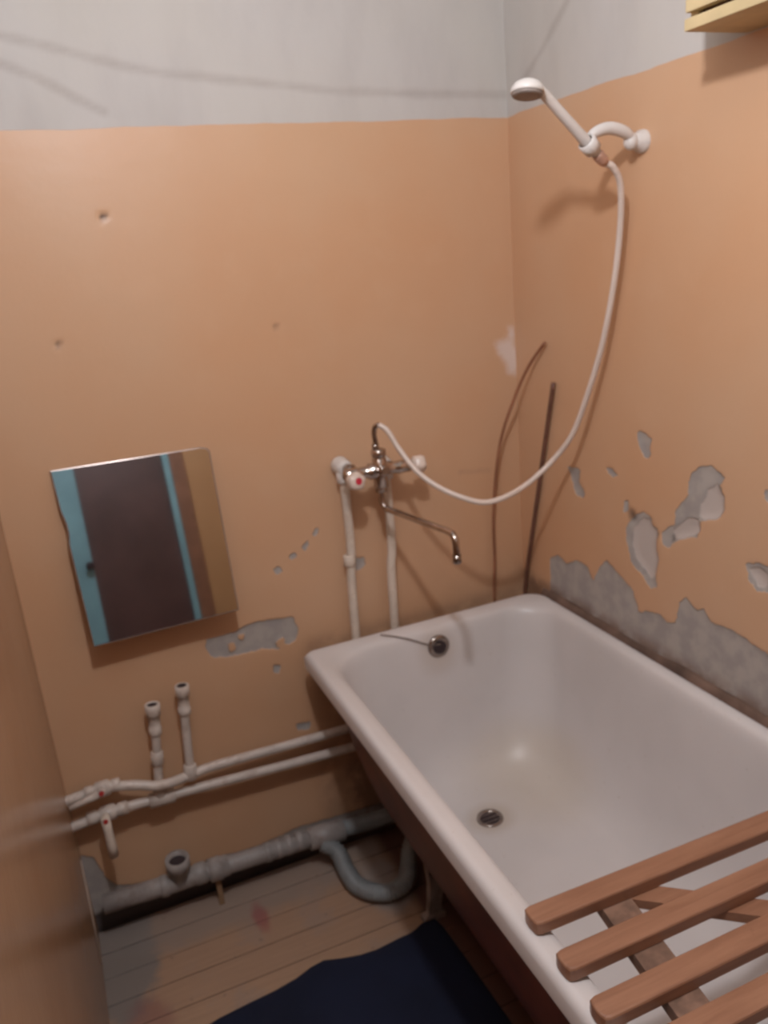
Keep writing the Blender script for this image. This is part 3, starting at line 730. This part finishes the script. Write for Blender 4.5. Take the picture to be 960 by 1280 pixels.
# ------------------------------------------------------------------ rod and cable in the corner
q = MB().tube(resample(spline([(-.009, -.186, 1.268), (-.010, -.10, .95), (-.011, -.030, .69), (-.012, -.022, .60), (-.013, -.020, .30), (-.014, -.02, .0)], 10), .02), .0058, 12)
tag(q.build('thin_rod', M['rod']), 'thin dark brown rod standing straight in the corner behind the bathtub', 'rod')
q = MB().tube(spline([(-.112, -.02, .0), (-.112, -.02, .40), (-.112, -.02, .655), (-.106, -.02, .763), (-.103, -.022, .908), (-.088, -.045, 1.095), (-.052, -.070, 1.222), (-.026, -.103, 1.305), (-.010, -.154, 1.366)], 10), .0042, 10)
tag(q.build('loose_cable', M['wire']), 'thin orange brown cable curving up the corner behind the bathtub', 'cable')

# ------------------------------------------------------------------ waste pipe with corrugated siphon
dp = thing('drain_pipe', 'grey plastic drain pipe along the floor with an open tee and corrugated hose', 'drain pipe', (-1.0, -.06, 0))
DR = .0238
q = MB().tube([(-1.290, -.058, .120), (-1.10, -.058, .113), (-.90, -.058, .107), (-.70, -.058, .100)], DR, 24); q.build('pipe', M['pvc'], dp)
q = MB().lathe([(-.055, DR), (-.053, .027), (-.038, .028), (-.034, .025), (.034, .025), (.038, .028), (.062, .028), (.065, DR)], (-1.095, -.058, .113), (1, 0, 0), 28)
q.lathe([(0, .023), (.045, .023), (.047, .030), (.079, .031), (.080, .0225), (.05, .022)], (-1.098, -.062, .112), (.02, -.12, 1), 28, cap=False)
to = q.build('tee', M['pvc'], dp)
put(MB().lathe([(.066, .0225), (.067, .0225)], (-1.098, -.062, .112), (.02, -.12, 1), 24).build('open_bore', M['hole_dark']), to)
q = MB().lathe([(-.02, DR), (-.018, .030), (.012, .031), (.015, .028), (.032, .027), (.034, DR)], (-1.005, -.058, .110), (1, 0, 0), 28); q.build('collar', M['pvc'], dp)
for x in (-.865, -.835, -.805, -.775):
    MB().lathe([(-.008, DR + .001), (-.006, .0262), (.006, .0262), (.008, DR + .001)], (x, -.058, .1055), (1, 0, 0), 24).build('rib', M['pvc'], dp)
q = MB().lathe([(-.05, DR), (-.048, .030), (.05, .030), (.052, .024)], (-.70, -.06, .099), (1, 0, -.05), 28); q.build('socket', M['pvc'], dp)
q = MB().tube(spline([(-.66, -.058, .098), (-.60, -.056, .090), (-.53, -.052, .082), (-.50, -.05, .08)], 6), [.0225] * 19, 22); 
q.build('side_branch', M['corr'], dp)
sp_ = spline([(-.715, -.075, .085), (-.685, -.10, .066), (-.680, -.15, .040), (-.672, -.205, .031), (-.640, -.252, .030), (-.598, -.272, .031), (-.555, -.262, .036), (-.530, -.228, .050), (-.510, -.205, .085), (-.475, -.215, .13), (-.42, -.28, .155), (-.378, -.355, .158)], 20)
hh = resample(sp_, .002)
q = MB().tube(hh, [0.0215 + .0026 * math.sin(i * 2 * math.pi / 4.2) for i in range(len(hh))], 20)
q.build('corrugated_hose', M['corr'], dp)
q = MB().box((-1.012, -.065, -.002), (-.998, -.05, .082), .002); q.build('support', M['wood'], dp)

# ------------------------------------------------------------------ navy rug
edge = [(-1.15, -.425), (-1.09, -.411), (-1.02, -.404), (-.953, -.399), (-.90, -.390), (-.86, -.376), (-.825, -.371), (-.79, -.384), (-.74, -.398), (-.70, -.402), (-.65, -.397), (-.60, -.394), (-.565, -.38), (-.540, -.374), (-.530, -.385), (-.524, -.42), (-.519, -.55), (-.515, -.72), (-.52, -.95), (-.53, -1.25), (-.535, -1.42), (-.62, -1.44), (-.9, -1.43), (-1.15, -1.44), (-1.2, -1.42), (-1.195, -1.1), (-1.18, -.7), (-1.185, -.45), (-1.175, -.43)]
k = len(edge); cx_, cy_ = -.86, -.9; vs = []; fs = []
rings = [(0.0, .0015), (0.0, .006), (.006, .0085), (.03, .0095), (.2, .0095), (.5, .010), (.8, .010)]
for ins, z in rings:
    for i, (x, y) in enumerate(edge):
        t = ins if ins < .1 else ins
        d = Vector((cx_ - x, cy_ - y))
        v_ = Vector((x, y)) + (d.normalized() * ins if ins < .1 else d * ins)
        vs.append((v_.x, v_.y, z + (.0015 * math.sin(i * 1.3 + ins * 9) if ins > 0 else 0)))
for i in range(len(rings) - 1):
    for j in range(k): fs.append([i*k+j, (i+1)*k+j, (i+1)*k+(j+1) % k, i*k+(j+1) % k])
fs.append([(len(rings)-1)*k + j for j in range(k)][::-1]); fs.append(list(range(k)))
q = MB().add(vs, fs, True)
tag(q.build('floor_rug', M['rug']), 'dark navy blue cloth rug lying flat on the floorboards', 'rug')

# ------------------------------------------------------------------ yellow wall cabinet, only its lower corner in view
cab = thing('wall_shelf', 'yellow painted wooden shelf box high on the right wall', 'shelf', (0, -1.1, 1.908))
X0, Y0, Y1, Z0 = -.13, -.752, -1.45, 1.908
MB().box((X0, Y1, Z0), (.004, Y0, Z0 + .018), .002).build('bottom_board', M['shelf'], cab)
MB().box((X0 + .012, Y0 - .018, Z0 + .018), (.004, Y0 - .001, 2.32), .002).build('side_board', M['shelf'], cab)
MB().box((X0 + .012, Y1 + .001, Z0 + .018), (.004, Y1 + .018, 2.32), .002).build('side_board', M['shelf'], cab)
MB().box((X0, Y1, 2.32), (.004, Y0, 2.338), .002).build('top_board', M['shelf'], cab)
MB().box((X0 + .022, Y1 + .018, Z0 + .018), (X0 + .026, Y0 - .018, 2.32)).build('inner_panel', M['shelfgap'], cab)
ym = (Y0 + Y1) / 2
MB().box((X0 - .002, ym + .002, Z0 + .0255), (X0 + .014, Y0 - .004, 2.316), .002).build('door', M['shelf'], cab)
MB().box((X0 - .002, Y1 + .004, Z0 + .0255), (X0 + .014, ym - .002, 2.316), .002).build('door', M['shelf'], cab)

# ------------------------------------------------------------------ clothes line high above the bath (its shadow falls on the wall)
q = MB().tube(spline([(-W - .01, -.62, 2.30), (-.9, -.60, 2.26), (-.4, -.57, 2.25), (.01, -.55, 2.30)], 10), .0035, 8)
tag(q.build('clothes_line', M['rod']), 'thin clothes line stretched high above the bathtub', 'clothes line')
